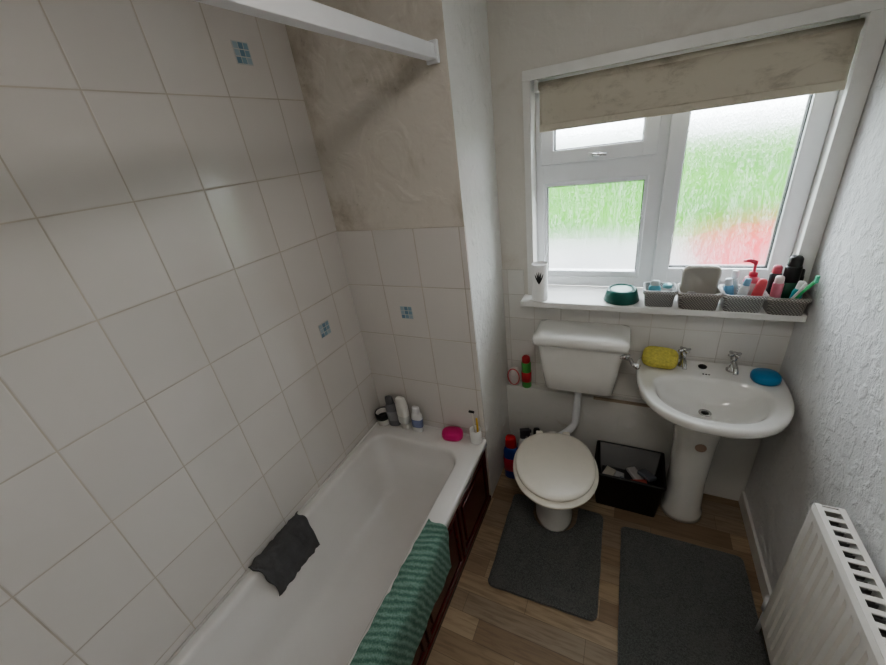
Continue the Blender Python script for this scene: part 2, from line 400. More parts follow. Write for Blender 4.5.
# ------------------------------------------------------------------ outside
def outside_mat(name, a, b_, sc):
    m, nt, b = new_mat(name)
    nt.links.new(mixc(nt, ramp(nt, noise_(nt, sc, 5), 0.35, 0.65), a, b_), b.inputs['Base Color'])
    b.inputs['Roughness'].default_value = 0.95; b.inputs['Specular IOR Level'].default_value = 0.05; return m
gd = empty('garden')
boxes('lawn', [((-25, 8.4, -0.25), (45, 42, -0.1))], outside_mat('grass', (0.012, 0.085, 0.002), (0.045, 0.17, 0.004), 0.35), gd)
boxes('patio', [((-15, 2.6, -0.3), (25, 8.4, -0.12))], outside_mat('paving', (0.18, 0.18, 0.175), (0.29, 0.28, 0.27), 1.2), gd)
boxes('road', [((-40, 42, -0.3), (60, 120, -0.12))], outside_mat('concrete', (0.28, 0.28, 0.27), (0.42, 0.42, 0.42), 0.3), gd)
def car_mound():  # plain red mound standing in for the parked red car outside
    K = 50; L = 20; v = []; f = []
    for i in range(K+1):
        for j in range(L+1):
            x = 0.95+3.2*i/K; y = 5.6+2.6*j/L
            e = math.sin(math.pi*i/K)**0.4*math.sin(math.pi*j/L)**0.5
            v.append((x, y, -0.12+e*(0.55+0.2*noise.noise(Vector((x*4, y*4, 1))))))
    for i in range(K):
        for j in range(L):
            a = i*(L+1)+j; f.append((a, a+1, a+L+2, a+L+1))
    return mk('red_car_mound', v, f, outside_mat('red_mottled', (0.30, 0.004, 0.010), (0.26, 0.06, 0.07), 2.2), gd)
car_mound()

# ------------------------------------------------------------------ bath
bath = empty('bathtub')
bx = (XL+0.001, XN+0.012, -0.19, YN-0.001)
def br(i, z, r): return rrect(bx[0]+i, bx[1]-i, bx[2]+i, bx[3]-i, r, z, 10, 14)
inn = (XL+0.05, -0.735, -0.06, 1.37)
def bi(i, z, r, t=0.0): return rrect(inn[0]+i, inn[1]-i, inn[2]+i+t, inn[3]-i-t*0.3, r, z, 10, 14)
rings = [br(0.012, ZR-0.045, 0.012), br(0, ZR-0.043, 0.014), br(0, ZR-0.010, 0.014), br(0.003, ZR-0.003, 0.014), br(0.010, ZR, 0.012),
         bi(-0.008, ZR, 0.11), bi(0.0, ZR-0.003, 0.105), bi(0.006, ZR-0.010, 0.10), bi(0.010, ZR-0.03, 0.10), bi(0.022, ZR-0.12, 0.10, 0.01),
         bi(0.034, ZR-0.130, 0.10, 0.016), bi(0.058, ZR-0.24, 0.11, 0.05), bi(0.078, ZR-0.31, 0.11, 0.09), bi(0.105, ZR-0.345, 0.10, 0.13), bi(0.15, ZR-0.36, 0.08, 0.17), bi(0.26, ZR-0.365, 0.02, 0.25)]
loft('tub', rings, M_bath, bath, cap0=False)
pz = ZR-0.046
boxes('side_panel', [((XN-0.022, -0.18, 0.0), (XN-0.006, YN-0.005, pz))], M_mahog, bath, 0.002)
pl = []
y = YN-0.03
for k in range(4):
    y1 = y; y0 = y-0.40
    for a, b_, c, d in ((y0, y1, 0.40, 0.425), (y0, y1, 0.05, 0.075), (y0, y0+0.025, 0.075, 0.40), (y1-0.025, y1, 0.075, 0.40)):
        pl.append(((XN-0.008, a, c), (XN+0.004, b_, d)))
    pl.append(((XN-0.008, y0+0.055, 0.105), (XN+0.002, y1-0.055, 0.37)))
    y -= 0.42
boxes('panel_moulding', pl, M_mahog, bath, 0.004)
boxes('plinth', [((XN-0.010, -0.18, 0.0), (XN+0.003, YN-0.005, 0.035))], M_mahog, bath, 0.002)
tube('seal', [(XL+0.007, -0.18, ZR+0.001), (XL+0.007, YN-0.007, ZR+0.001), (XN, YN-0.007, ZR+0.001)], 0.006, M_bath, bath, 8)

rail = empty('shower_rail')
boxes('track', [((-0.715, YF+0.001, 2.292), (-0.690, YN-0.001, 2.335))], M_upvc, rail, 0.003)
boxes('track_lip', [((-0.722, YF+0.001, 2.286), (-0.683, YN-0.001, 2.296))], M_upvc, rail, 0.002)
boxes('end_bracket', [((-0.728, YN-0.012, 2.275), (-0.678, YN+0.005, 2.345))], M_upvc, rail, 0.003)

# ------------------------------------------------------------------ toilet
tl = empty('toilet')
pan = empty('pan_assembly', (-0.262, 1.492, 0), 0.22); pan.parent = tl
def egg(cy, z, a, lf, lb, nf=2.05, nb=2.4): return ell(0, cy, z, a, lf, lb, nf, nb, 72)
loft('pan', [egg(0.065, 0.0, 0.105, 0.15, 0.17), egg(0.065, 0.02, 0.103, 0.148, 0.168), egg(0.065, 0.04, 0.092, 0.128, 0.155), egg(0.07, 0.12, 0.080, 0.11, 0.15),
             egg(0.07, 0.20, 0.095, 0.14, 0.155), egg(0.04, 0.28, 0.135, 0.19, 0.18), egg(0.01, 0.34, 0.172, 0.215, 0.21),
             egg(0.0, 0.375, 0.188, 0.232, 0.23), egg(0.0, 0.40, 0.192, 0.236, 0.235), egg(0.0, 0.404, 0.186, 0.23, 0.23)], M_ceram, pan)
loft('spigot', [[(0.0+0.045*math.cos(t), yy, 0.23+0.045*math.sin(t)) for t in [2*math.pi*i/24 for i in range(24)]] for yy in (0.12, 0.30, 0.44)], M_ceram, pan)
loft('flush_inlet', [[(0.035*math.cos(t)*k, yy, 0.365+0.035*math.sin(t)*k) for t in [2*math.pi*i/24 for i in range(24)]] for yy, k in ((0.15, 1), (0.26, 1), (0.27, 1.15), (0.295, 1.15), (0.297, 0.8))], M_ceram, pan)
loft('seat', [egg(0, 0.405, 0.207, 0.248, 0.215), egg(0, 0.409, 0.214, 0.255, 0.22), egg(0, 0.418, 0.217, 0.258, 0.222), egg(0, 0.424, 0.213, 0.254, 0.22)], M_lid, pan)
def lidr(z, s): return egg(0.008, z, 0.203*s, 0.238*s, 0.228*s)
loft('lid', [lidr(0.4275, 0.97), lidr(0.431, 0.995), lidr(0.440, 1.0), lidr(0.447, 0.975), lidr(0.451, 0.90),
             lidr(0.4495, 0.83), lidr(0.452, 0.75), lidr(0.455, 0.40), lidr(0.4555, 0.04)], M_lid, pan)
for i, xx in enumerate((-0.075, 0.075)):
    boxes('hinge_%d' % i, [((xx-0.02, 0.21, 0.402), (xx+0.02, 0.255, 0.44))], M_lid, pan, 0.006)
cx = -0.197
loft('cistern', [rrect(cx-0.165, cx+0.165, 1.815, 1.985, 0.03, 0.685), rrect(cx-0.178, cx+0.178, 1.80, 1.989, 0.035, 0.697), rrect(cx-0.195, cx+0.195, 1.79, 1.990, 0.035, 0.82),
                 rrect(cx-0.215, cx+0.215, 1.782, 1.990, 0.035, 0.97), rrect(cx-0.218, cx+0.218, 1.78, 1.990, 0.035, 0.995)], M_ceram, tl)
loft('cistern_lid', [rrect(cx-0.222, cx+0.222, 1.774, 1.991, 0.03, 0.988), rrect(cx-0.236, cx+0.236, 1.760, 1.991, 0.03, 0.993), rrect(cx-0.238, cx+0.238, 1.758, 1.991, 0.03, 1.025),
                     rrect(cx-0.232, cx+0.232, 1.764, 1.989, 0.03, 1.040), rrect(cx-0.20, cx+0.20, 1.79, 1.975, 0.03, 1.046)], M_ceram, tl)
tube('flush_pipe', [(cx, 1.89, 0.71), (cx-0.005, 1.89, 0.60), (cx-0.01, 1.885, 0.48)]+arc((cx-0.012, 1.88, 0.42), (cx-0.02, 1.87, 0.365), (-0.31, 1.76, 0.365), 6), 0.021, M_upvc, tl, 16)
lathe('flush_nut', [(0.0, 0), (0.032, 0), (0.034, 0.02), (0.03, 0.03), (0, 0.03)], (cx, 1.89, 0.66), M_upvc, tl)
tube('lever_spindle', [(0.0, 1.80, 0.955), (0.046, 1.80, 0.955)], 0.014, M_chrome, tl)
tube('lever_arm', [(0.030, 1.795, 0.955), (0.048, 1.775, 0.957), (0.060, 1.73, 0.957), (0.085, 1.715, 0.955)], [0.012, 0.010, 0.010, 0.014], M_chrome, tl)

# ------------------------------------------------------------------ basin
bs = empty('pedestal_basin')
bcx = 0.382
def bo(s, z, dy=0.0, sb=None): return ell(bcx, 1.83+dy, z, 0.300*s, 0.372*s, 0.155*(sb if sb else min(1, s*1.0)), 2.35, 7, 96)
def bb(z, a, f, k, cy=1.735): return ell(bcx, cy, z, a, f, k, 2.2, 2.6, 96)
loft('basin', [ell(bcx, 1.82, 0.70, 0.10, 0.10, 0.14, 2.2, 4, 96), ell(bcx, 1.81, 0.725, 0.15, 0.17, 0.155, 2.2, 4, 96), ell(bcx, 1.81, 0.765, 0.215, 0.25, 0.165, 2.2, 5, 96),
               ell(bcx, 1.82, 0.80, 0.262, 0.315, 0.160, 2.3, 6, 96), bo(0.975, 0.825, 0, 1), bo(0.995, 0.835, 0, 1), bo(1.0, 0.855), bo(0.992, 0.865, 0, 1), bo(0.965, 0.869, 0, 0.97),
               bo(0.93, 0.866, 0, 0.93), bb(0.862, 0.235, 0.225, 0.115), bb(0.857, 0.225, 0.215, 0.105), bb(0.835, 0.212, 0.20, 0.095), bb(0.79, 0.185, 0.17, 0.085), bb(0.75, 0.13, 0.12, 0.065), bb(0.735, 0.07, 0.06, 0.05), bb(0.730, 0.02, 0.02, 0.02)], M_ceram, bs)
lathe('waste', [(0, 0), (0.026, 0), (0.026, 0.003), (0.018, 0.004), (0.016, 0.001), (0, 0.001)], (bcx, 1.735, 0.732), M_chrome, bs)
lathe('plug_hole', [(0, 0), (0.014, 0), (0.014, 0.001), (0, 0.001)], (bcx, 1.735, 0.7345), M_black, bs)
lathe('basin_plug', [(0, 0), (0.017, 0), (0.019, 0.006), (0.012, 0.011), (0, 0.012)], (bcx-0.01, 1.925, 0.868), M_black, bs)
for k in range(3): lathe('overflow_hole_%d' % k, [(0, 0), (0.004, 0), (0.004, 0.0015), (0, 0.0015)], (bcx-0.012+0.012*k, 1.868, 0.8635), M_black, bs, 12)
loft('pedestal', [ell(bcx, 1.805, z, a, f, b_, 2.2, 3.5, 64) for z, a, f, b_ in ((0, 0.102, 0.105, 0.11), (0.03, 0.100, 0.103, 0.108), (0.06, 0.090, 0.092, 0.10), (0.25, 0.084, 0.086, 0.10), (0.5, 0.092, 0.092, 0.11), (0.65, 0.106, 0.105, 0.12), (0.71, 0.120, 0.12, 0.13))], M_ceram, bs)
m = P((0.50, 0.36, 0.28), 0.7)
lathe('sticker', [(0.020, 0), (0.024, 0), (0.024, 0.001), (0.020, 0.001)], (0, 0, 0), m, bs).matrix_local = Matrix.Translation((bcx+0.01, 1.7085, 0.54)) @ Matrix.Rotation(math.pi/2, 4, 'X')
for i, xx in enumerate((0.285, 0.487)):
    t = empty('basin_tap' if i == 0 else 'basin_tap.001', (xx, 1.925, 0.868))
    lathe('body', [(0, 0), (0.022, 0), (0.022, 0.006), (0.012, 0.012), (0.011, 0.055), (0.014, 0.060), (0.014, 0.072), (0.007, 0.08), (0.007, 0.092), (0.0, 0.093)], (0, 0, 0), M_chrome, t)
    tube('spout', arc((0, 0, 0.045), (0, -0.06, 0.065), (0, -0.085, 0.028), 8), [0.010]*9, M_chrome, t)
    for k in range(2):
        a = 0.5+k*math.pi/2; d = Vector((math.cos(a), math.sin(a), 0))
        tube('cross_head_%d' % k, [Vector((0, 0, 0.088))-d*0.030, Vector((0, 0, 0.088))-d*0.024, Vector((0, 0, 0.088))+d*0.024, Vector((0, 0, 0.088))+d*0.030], [0.005, 0.0075, 0.0075, 0.005], M_chrome, t)
    lathe('cap', [(0, 0), (0.011, 0), (0.011, 0.006), (0, 0.008)], (0, 0, 0.092), M_chrome, t)

def pebble(name, loc, a, b_, h, mat, rz=0, nn=3):
    e = [ell(0, 0, z*h, a*s, b_*s, b_*s, nn, nn, 48) for z, s in ((0, 0.9), (0.15, 0.98), (0.5, 1.0), (0.85, 0.96), (1.0, 0.85), (1.03, 0.3))]
    o = loft(name, e, mat); o.location = loc; o.rotation_euler = (0, 0, rz); return o
Msp = simple('sponge_yellow', (0.74, 0.66, 0.18), 0.9, var=0.2, bscale=120, bstr=1.0, nscale=90)
sp = pebble('sponge', (0.180, 1.925, 0.889), 0.080, 0.055, 0.040, Msp, -0.15, 3.5); sp.rotation_euler = (0.6, 0, -0.12); sp.location = (0.183, 1.908, 0.900)
sd = pebble('soap_dish', (0.605, 1.87, 0.867), 0.055, 0.054, 0.036, P((0.04, 0.26, 0.50), 0.3), 0.1, 2.3)

# ------------------------------------------------------------------ radiator
rad = empty('radiator')
RY0, RY1, RZ0, RZ1, RX = 0.18, 1.19, 0.165, 0.845, 0.592
npan = 24; pitch = (RY1-RY0-0.04)/npan
ys = [(RY0, 0.004), (RY0+0.015, 0.0)]
for k in range(npan):
    y0 = RY0+0.02+k*pitch
    ys += [(y0, 0.0), (y0+pitch*0.16, 0.008), (y0+pitch*0.34, 0.008), (y0+pitch*0.5, 0.0), (y0+pitch*0.8, 0.0)]
ys += [(RY1-0.015, 0.0), (RY1, 0.004)]
zs = [(RZ0, 0.006, 0), (RZ0+0.012, 0.0, 0), (RZ0+0.035, 0.0, 0), (RZ0+0.06, 0, 1), (RZ1-0.06, 0, 1), (RZ1-0.035, 0, 0), (RZ1-0.012, 0.0, 0), (RZ1, 0.006, 0)]
v = []; f = []
for (yy, d) in ys:
    for (zz, e, k) in zs: v.append((RX+e+(d*k if d == 0.008 else d), yy, zz))
nz = len(zs)
for i in range(len(ys)-1):
    for j in range(nz-1):
        a = i*nz+j; f.append((a, a+nz, a+nz+1, a+1))
o = mk('front_panel', v, f, M_rad, rad, smooth=False)
md = o.modifiers.new('s', 'SOLIDIFY'); md.thickness = 0.006; md.offset = 0
boxes('back_panel', [((XR-0.035, RY0, RZ0), (XR-0.022, RY1, RZ1))], M_rad, rad, 0.003)
boxes('side_cover', [((RX+0.006, RY1-0.004, RZ0+0.04), (XR-0.03, RY1, RZ1+0.002)), ((RX+0.006, RY0, RZ0+0.04), (XR-0.03, RY0+0.004, RZ1+0.002))], M_rad, rad, 0.001)
fins = []
yy = RY0+0.03
while yy < RY1-0.03:
    fins.append(((RX+0.012, yy, RZ0+0.04), (XR-0.036, yy+0.0015, RZ1-0.03))); yy += 0.0125
boxes('convector_fins', fins, M_raddark, rad)
gr = [((RX+0.004, RY0, RZ1-0.002), (RX+0.020, RY1, RZ1+0.004)), ((XR-0.038, RY0, RZ1-0.002), (XR-0.022, RY1, RZ1+0.004))]
yy = RY0
while yy < RY1:
    gr.append(((RX+0.018, yy, RZ1-0.002), (XR-0.036, yy+0.014, RZ1+0.003))); yy += 0.034
boxes('top_grille', gr, M_rad, rad, 0.001)
tube('valve_tail', [(0.62, RY1-0.01, 0.20), (0.62, RY1+0.045, 0.20)], 0.011, M_upvc, rad)
tube('valve', [(0.62, RY1+0.045, 0.17), (0.62, RY1+0.045, 0.24)], [0.016, 0.018], M_upvc, rad)
tube('pipe', [(0.62, RY1+0.045, 0.001), (0.62, RY1+0.045, 0.175)], 0.008, M_upvc, rad)
boxes('wall_bracket', [((XR-0.024, RY1-0.15, 0.25), (XR-0.0005, RY1-0.12, 0.75)), ((XR-0.024, RY0+0.12, 0.25), (XR-0.0005, RY0+0.15, 0.75))], M_rad, rad)

# ------------------------------------------------------------------ mats
def matobj(name, x0, x1, y0, y1, r, rz, cut=None):
    cxm, cym = (x0+x1)/2, (y0+y1)/2; hx, hy = (x1-x0)/2, (y1-y0)/2
    ol = rrect(-hx, hx, -hy, hy, r, 0, 6, 24)
    if cut:
        cw, cd, cxx = cut
        top = [p for p in ol if p[1] > 0.002 and not (abs(p[1]-hy) < 1e-6 and abs(p[0]-cxx) < cw+0.01)]; bot = [p for p in ol if p[1] < -0.002]
        first = sorted([p for p in top if p[0] > 0], key=lambda p: math.atan2(p[1], p[0]))
        second = sorted([p for p in top if p[0] <= 0], key=lambda p: math.atan2(p[1], p[0]))
        bot.sort(key=lambda p: math.atan2(p[1], p[0]) % (2*math.pi))
        notch = [(cxx+cw, hy, 0)]+[(cxx+cw*math.cos(t), hy-cd-cw*math.sin(t), 0) for t in [math.pi*i/12 for i in range(13)]]+[(cxx-cw, hy, 0)]
        ol = first+notch+second+bot
    ol = [(p[0]+0.004*noise.noise(Vector((p[0]*14, p[1]*14, x0))), p[1]+0.004*noise.noise(Vector((p[0]*14, p[1]*14, x0+5))), 0) for p in ol]
    def off(pts, s, z): return [(p[0]*s, p[1]*s, z) for p in pts]
    bm = bmesh.new()
    rings = [off(ol, 1, 0.001), off(ol, 1.004, 0.008), off(ol, 0.992, 0.014)]
    vv = [[bm.verts.new(p) for p in r] for r in rings]
    n = len(ol)
    for i in range(2):
        for j in range(n): bm.faces.new((vv[i][j], vv[i][(j+1) % n], vv[i+1][(j+1) % n], vv[i+1][j]))
    bm.faces.new(vv[2]); bm.faces.new(vv[0][::-1])
    bmesh.ops.recalc_face_normals(bm, faces=bm.faces)
    me = bpy.data.meshes.new(name); bm.to_mesh(me); bm.free(); me.materials.append(M_mat)
    o = bpy.data.objects.new(name, me); o.location = (cxm, cym, 0); o.rotation_euler = (0, 0, rz); link(o); return o
matobj('pedestal_mat', -0.515, 0.0, 1.02, 1.60, 0.03, 0.03, cut=(0.125, 0.07, 0.0))
matobj('bath_mat', 0.095, 0.64, 0.72, 1.575, 0.03, 0.02)

# ------------------------------------------------------------------ black storage box
sb = empty('storage_box')
def crate(x0, x1, y0, y1, h, mat, par, th=0.005, taper=0.02, r=0.02, nm='tub'):
    R = [rrect(x0+taper, x1-taper, y0+taper, y1-taper, r, 0.0), rrect(x0, x1, y0, y1, r, h-0.02), rrect(x0-0.006, x1+0.006, y0-0.006, y1+0.006, r, h-0.018),
         rrect(x0-0.006, x1+0.006, y0-0.006, y1+0.006, r, h), rrect(x0+th, x1-th, y0+th, y1-th, r, h), rrect(x0+taper+th, x1-taper-th, y0+taper+th, y1-taper-th, r*0.9, th)]
    return loft(nm, R, mat, par)
c = crate(-0.175, 0.175, -0.13, 0.13, 0.265, M_black, sb, r=0.012)
sb.location = (0.098, 1.795, 0.0)
stuff = [((0.55, 0.56, 0.58), (-0.06, 0.02)), ((0.30, 0.35, 0.42), (-0.03, -0.05)), ((0.62, 0.60, 0.60), (0.04, 0.04)), ((0.5, 0.12, 0.10), (0.06, -0.04)), ((0.65, 0.62, 0.55), (-0.10, -0.02)), ((0.2, 0.22, 0.26), (0.10, 0.02))]
for i, (cc, (px, py)) in enumerate(stuff):
    b = boxes('packet_%d' % i, [((-0.045, -0.028, -0.01), (0.045, 0.028, 0.012))], P(cc, 0.3), sb, 0.006)
    b.location = (px, py, 0.125+0.010*i); b.rotation_euler = (0.15*math.sin(i), 0.2*math.cos(i*2), i*1.1)
boxes('contents_base', [((-0.14, -0.098, 0.01), (0.14, 0.098, 0.11))], P((0.07, 0.07, 0.075), 0.7), sb, 0.01)

# ------------------------------------------------------------------ bottles
def bottle(name, loc, h, a, b_, col, cap, style='flip', label=None, rz=0, tilt=(0, 0), capmat=None):
    e = empty(name, loc, rz); e.rotation_euler = (tilt[0], tilt[1], rz)
    m = P(col, 0.3); mc = P(cap, 0.3)
    def R(z, s, n=2.6): return ell(0, 0, z*h, a*s, b_*s, b_*s, n, n, 32)
    if style == 'flip':
        loft('body', [R(0, 0.9), R(0.02, 1), R(0.4, 1.0), R(0.66, 0.96), R(0.74, 0.8), R(0.77, 0.62)], m, e)
        loft('cap', [R(0.77, 0.7, 2.2), R(0.78, 0.74, 2.2), R(0.97, 0.66, 2.2), R(1.0, 0.58, 2.2)], mc, e)
    elif style == 'inverted':
        loft('body', [R(0.18, 0.8), R(0.24, 0.95), R(0.5, 1.05), R(0.8, 1.0), R(0.96, 0.8), R(1.0, 0.6)], m, e)
        loft('cap', [R(0, 0.75), R(0.02, 0.8), R(0.17, 0.8), R(0.18, 0.75)], mc, e)
    elif style == 'pump':
        loft('body', [R(0, 0.95), R(0.02, 1), R(0.5, 1), R(0.6, 0.85), R(0.64, 0.45)], m, e)
        loft('collar', [R(0.64, 0.5, 2), R(0.72, 0.5, 2), R(0.73, 0.2, 2), R(0.88, 0.18, 2)], mc, e)
        tube('nozzle', [(0, 0, 0.86*h), (0, 0, 0.93*h), (0.02, 0, 0.96*h), (0.045, 0, 0.93*h)], [0.006, 0.010, 0.009, 0.005], mc, e)
    elif style == 'spray':
        loft('body', [R(0, 0.95), R(0.02, 1), R(0.45, 1), R(0.6, 0.7), R(0.72, 0.4)], m, e)
        loft('neck', [R(0.72, 0.45, 2), R(0.78, 0.45, 2)], mc, e)
        boxes('trigger_head', [((-0.018, -0.014, 0.78*h), (0.045, 0.014, 0.92*h)), ((0.03, -0.006, 0.68*h), (0.04, 0.006, 0.80*h)), ((0.040, -0.009, 0.84*h), (0.055, 0.009, 0.90*h))], mc, e, 0.004)
    elif style == 'can':
        loft('body', [R(0, 0.92, 2), R(0.02, 1, 2), R(0.78, 1, 2), R(0.82, 0.9, 2)], m, e)
        loft('cap', [R(0.82, 0.85, 2), R(0.83, 0.88, 2), R(0.96, 0.82, 2), R(1.0, 0.6, 2)], mc, e)
    if label:
        s = 1.015
        loft('label', [R(0.2, s), R(0.201, s+0.01), R(0.52, s+0.01), R(0.521, s)], P(label, 0.4), e, cap0=False, cap1=False)
    return e
z = ZR+0.0005
cup = empty('toothbrush_cup', (-1.300, 1.455, z))
lathe('cup', [(0, 0), (0.036, 0), (0.041, 0.004), (0.044, 0.085), (0.040, 0.085), (0.036, 0.01), (0, 0.008)], (0, 0, 0), P((0.75, 0.73, 0.70), 0.4), cup)
lathe('dark_band', [(0.0435, 0.045), (0.0455, 0.047), (0.047, 0.088), (0.041, 0.090), (0.040, 0.05)], (0, 0, 0), M_black, cup)
bottle('shampoo_bottle', (-1.222, 1.462, z), 0.21, 0.036, 0.022, (0.20, 0.20, 0.215), (0.13, 0.13, 0.14), 'flip', (0.30, 0.30, 0.32), 0.25, (0, -0.04))
bottle('shampoo_bottle.001', (-1.143, 1.455, z), 0.225, 0.038, 0.024, (0.80, 0.79, 0.75), (0.72, 0.71, 0.68), 'inverted', (0.66, 0.67, 0.64), -0.1)
bottle('shower_gel_bottle', (-1.055, 1.455, z), 0.175, 0.034, 0.021, (0.84, 0.84, 0.84), (0.84, 0.84, 0.86), 'flip', (0.22, 0.26, 0.42), 0.1, (0, 0.05))
ps = pebble('soap_case', (-0.830, 1.462, z), 0.062, 0.042, 0.048, P((0.70, 0.04, 0.22), 0.3), 0.2, 2.6)
hold = empty('razor_holder', (-0.688, 1.472, z))
lathe('pot', [(0, 0), (0.030, 0), (0.033, 0.003), (0.032, 0.085), (0.028, 0.085), (0.026, 0.01), (0, 0.008)], (0, 0, 0), P((0.84, 0.83, 0.81), 0.3), hold)
tube('razor_handle', [(0.0, 0, 0.02), (-0.012, 0.012, 0.12), (-0.018, 0.02, 0.19)], 0.004, P((0.75, 0.72, 0.66)), hold)
tube('brush_handle', [(0.01, 0, 0.02), (0.012, 0.006, 0.09), (0.010, 0.01, 0.155)], 0.006, P((0.70, 0.45, 0.06)), hold)
boxes('razor_head', [((-0.034, 0.010, 0.185), (-0.002, 0.020, 0.196))], M_black, hold, 0.002)

bottle('air_freshener_can', (-0.520, 1.962, 0.5725), 0.22, 0.029, 0.029, (0.10, 0.40, 0.10), (0.55, 0.04, 0.05), 'can', (0.60, 0.05, 0.06))
rg = empty('air_freshener_holder', (-0.600, 1.966, 0.5725))
o = lathe('body', [(0, 0), (0.030, 0), (0.034, 0.01), (0.036, 0.07), (0.028, 0.12), (0, 0.13)], (0, 0, 0), P((0.76, 0.70, 0.68), 0.35), rg, sy=0.6)
tube('pink_ring', [(0.037*math.cos(t), -0.018, 0.065+0.058*math.sin(t)) for t in [2*math.pi*i/24 for i in range(25)]], 0.004, P((0.65, 0.16, 0.18)), rg)
bottle('bleach_bottle', (-0.575, 1.735, 0.0005), 0.33, 0.050, 0.038, (0.03, 0.07, 0.32), (0.62, 0.03, 0.04), 'flip', (0.55, 0.04, 0.08), 0.1)
bottle('cleaning_spray_bottle', (-0.525, 1.840, 0.0005), 0.34, 0.042, 0.030, (0.74, 0.74, 0.74), (0.08, 0.08, 0.09), 'spray', (0.45, 0.46, 0.55), 0.4)
bottle('toilet_cleaner_bottle', (-0.450, 1.905, 0.0005), 0.28, 0.032, 0.026, (0.10, 0.10, 0.11), (0.03, 0.03, 0.03), 'flip', (0.6, 0.6, 0.55), 0.2)

# ------------------------------------------------------------------ window-sill items
z = SILL+0.0005
cn = empty('candle_jar', (-0.425, 1.942, z))
lathe('jar', [(0, 0), (0.040, 0), (0.042, 0.003), (0.042, 0.200), (0.038, 0.203), (0.038, 0.192), (0, 0.192)], (0, 0, 0), P((0.90, 0.89, 0.87), 0.35), cn)
for k in range(-2, 3):
    a = k*0.42
    pts = []
    for i in range(9):
        t = i/8; ang = -math.pi/2+0.12+a*t*0.65; zz = 0.100+0.07*t*math.cos(a*0.8)
        pts.append((0.0415*math.cos(ang), 0.0415*math.sin(ang), zz))
    tube('leaf_%d' % (k+2), pts, [0.0006+0.0034*math.sin(math.pi*min(1, i/8))**0.8 for i in range(9)], M_black, cn, 8)
gb = empty('green_bowl', (-0.02, 1.985, z))
G1 = P((0.02, 0.13, 0.105), 0.3); G2 = P((0.22, 0.38, 0.34), 0.35)
lathe('base', [(0, 0), (0.080, 0), (0.084, 0.004), (0.070, 0.055), (0.064, 0.063), (0.060, 0.061), (0.056, 0.050), (0, 0.048)], (0, 0, 0), G1, gb, 48)
lathe('insert', [(0, 0.0485), (0.052, 0.051), (0.056, 0.058), (0.046, 0.058), (0, 0.060)], (0, 0, 0), G2, gb, 48)

def basket(name, x, y, w, d, h, mat):
    e = empty(name, (x, y, z))
    crate(-w/2, w/2, -d/2, d/2, h, mat, e, 0.004, 0.006, 0.018, 'basket_body'); return e
by = 1.968
def inb(par, objs):
    for o in objs: o.parent = par
b1 = basket('storage_basket', 0.145, by, 0.130, 0.12, 0.082, M_basketL)
b2 = basket('storage_basket.001', 0.302, by-0.01, 0.158, 0.13, 0.082, M_basket)
b3 = basket('storage_basket.002', 0.466, by-0.01, 0.145, 0.13, 0.080, M_basketL)
b4 = basket('storage_basket.003', 0.6125, by-0.015, 0.132, 0.14, 0.078, M_basket)
inb(b1, [bottle('tube_teal', (-0.02, 0.02, 0.006), 0.10, 0.028, 0.018, (0.15, 0.42, 0.50), (0.6, 0.65, 0.65), 'flip'),
         bottle('jar_white', (0.03, -0.01, 0.006), 0.095, 0.024, 0.022, (0.7, 0.72, 0.72), (0.25, 0.55, 0.60), 'can')])
tr = empty('tray', (0.0, 0.045, 0.012)); tr.parent = b2; tr.rotation_euler = (0.18, 0, 0)
def vr(x, zt_, r, yv, zb=0.0): return [(p[0], yv, p[1]) for p in rrect(-x, x, zb, zt_, r, 0)]
loft('tray_rim', [vr(0.070, 0.180, 0.03, 0.0), vr(0.074, 0.184, 0.03, -0.006), vr(0.074, 0.184, 0.03, -0.020), vr(0.066, 0.176, 0.026, -0.022, 0.006), vr(0.060, 0.168, 0.024, -0.004, 0.012)], P((0.66, 0.63, 0.58), 0.4), tr)
inb(b2, [bottle('pot_dark', (-0.03, -0.03, 0.006), 0.07, 0.022, 0.02, (0.25, 0.24, 0.22), (0.3, 0.28, 0.26), 'can')])
inb(b3, [bottle('hand_soap_pump', (0.028, 0.02, 0.006), 0.21, 0.032, 0.024, (0.75, 0.20, 0.26), (0.80, 0.10, 0.16), 'pump', (0.85, 0.70, 0.70), 2.6),
         bottle('blue_bottle', (-0.040, 0.01, 0.006), 0.13, 0.020, 0.018, (0.20, 0.42, 0.62), (0.70, 0.75, 0.80), 'flip', None, 0, (0.1, -0.15)),
         bottle('white_tube', (-0.015, -0.025, 0.006), 0.14, 0.018, 0.014, (0.75, 0.78, 0.80), (0.25, 0.45, 0.62), 'flip', None, 0, (0, 0.15)),
         bottle('red_tube', (0.035, -0.03, 0.006), 0.14, 0.018, 0.016, (0.72, 0.12, 0.14), (0.80, 0.78, 0.76), 'inverted', None, 0, (0, 0.15)),
         bottle('clear_bottle', (-0.03, 0.045, 0.006), 0.15, 0.020, 0.015, (0.55, 0.60, 0.60), (0.8, 0.8, 0.8), 'flip')])
inb(b4, [bottle('black_deodorant', (0.010, 0.02, 0.006), 0.225, 0.028, 0.028, (0.015, 0.015, 0.017), (0.02, 0.02, 0.02), 'can', (0.03, 0.12, 0.07)),
         bottle('dark_bottle', (-0.038, 0.035, 0.006), 0.18, 0.020, 0.020, (0.03, 0.03, 0.035), (0.55, 0.12, 0.16), 'can'),
         bottle('pink_bottle', (-0.04, -0.03, 0.006), 0.155, 0.019, 0.019, (0.62, 0.22, 0.28), (0.70, 0.55, 0.55), 'can'),
         bottle('teal_tube', (0.015, -0.045, 0.006), 0.14, 0.018, 0.016, (0.05, 0.36, 0.38), (0.8, 0.8, 0.8), 'flip', None, 0, (0, 0.1)),
         bottle('black_bottle', (0.042, 0.04, 0.006), 0.165, 0.016, 0.016, (0.02, 0.02, 0.022), (0.04, 0.04, 0.04), 'can')])
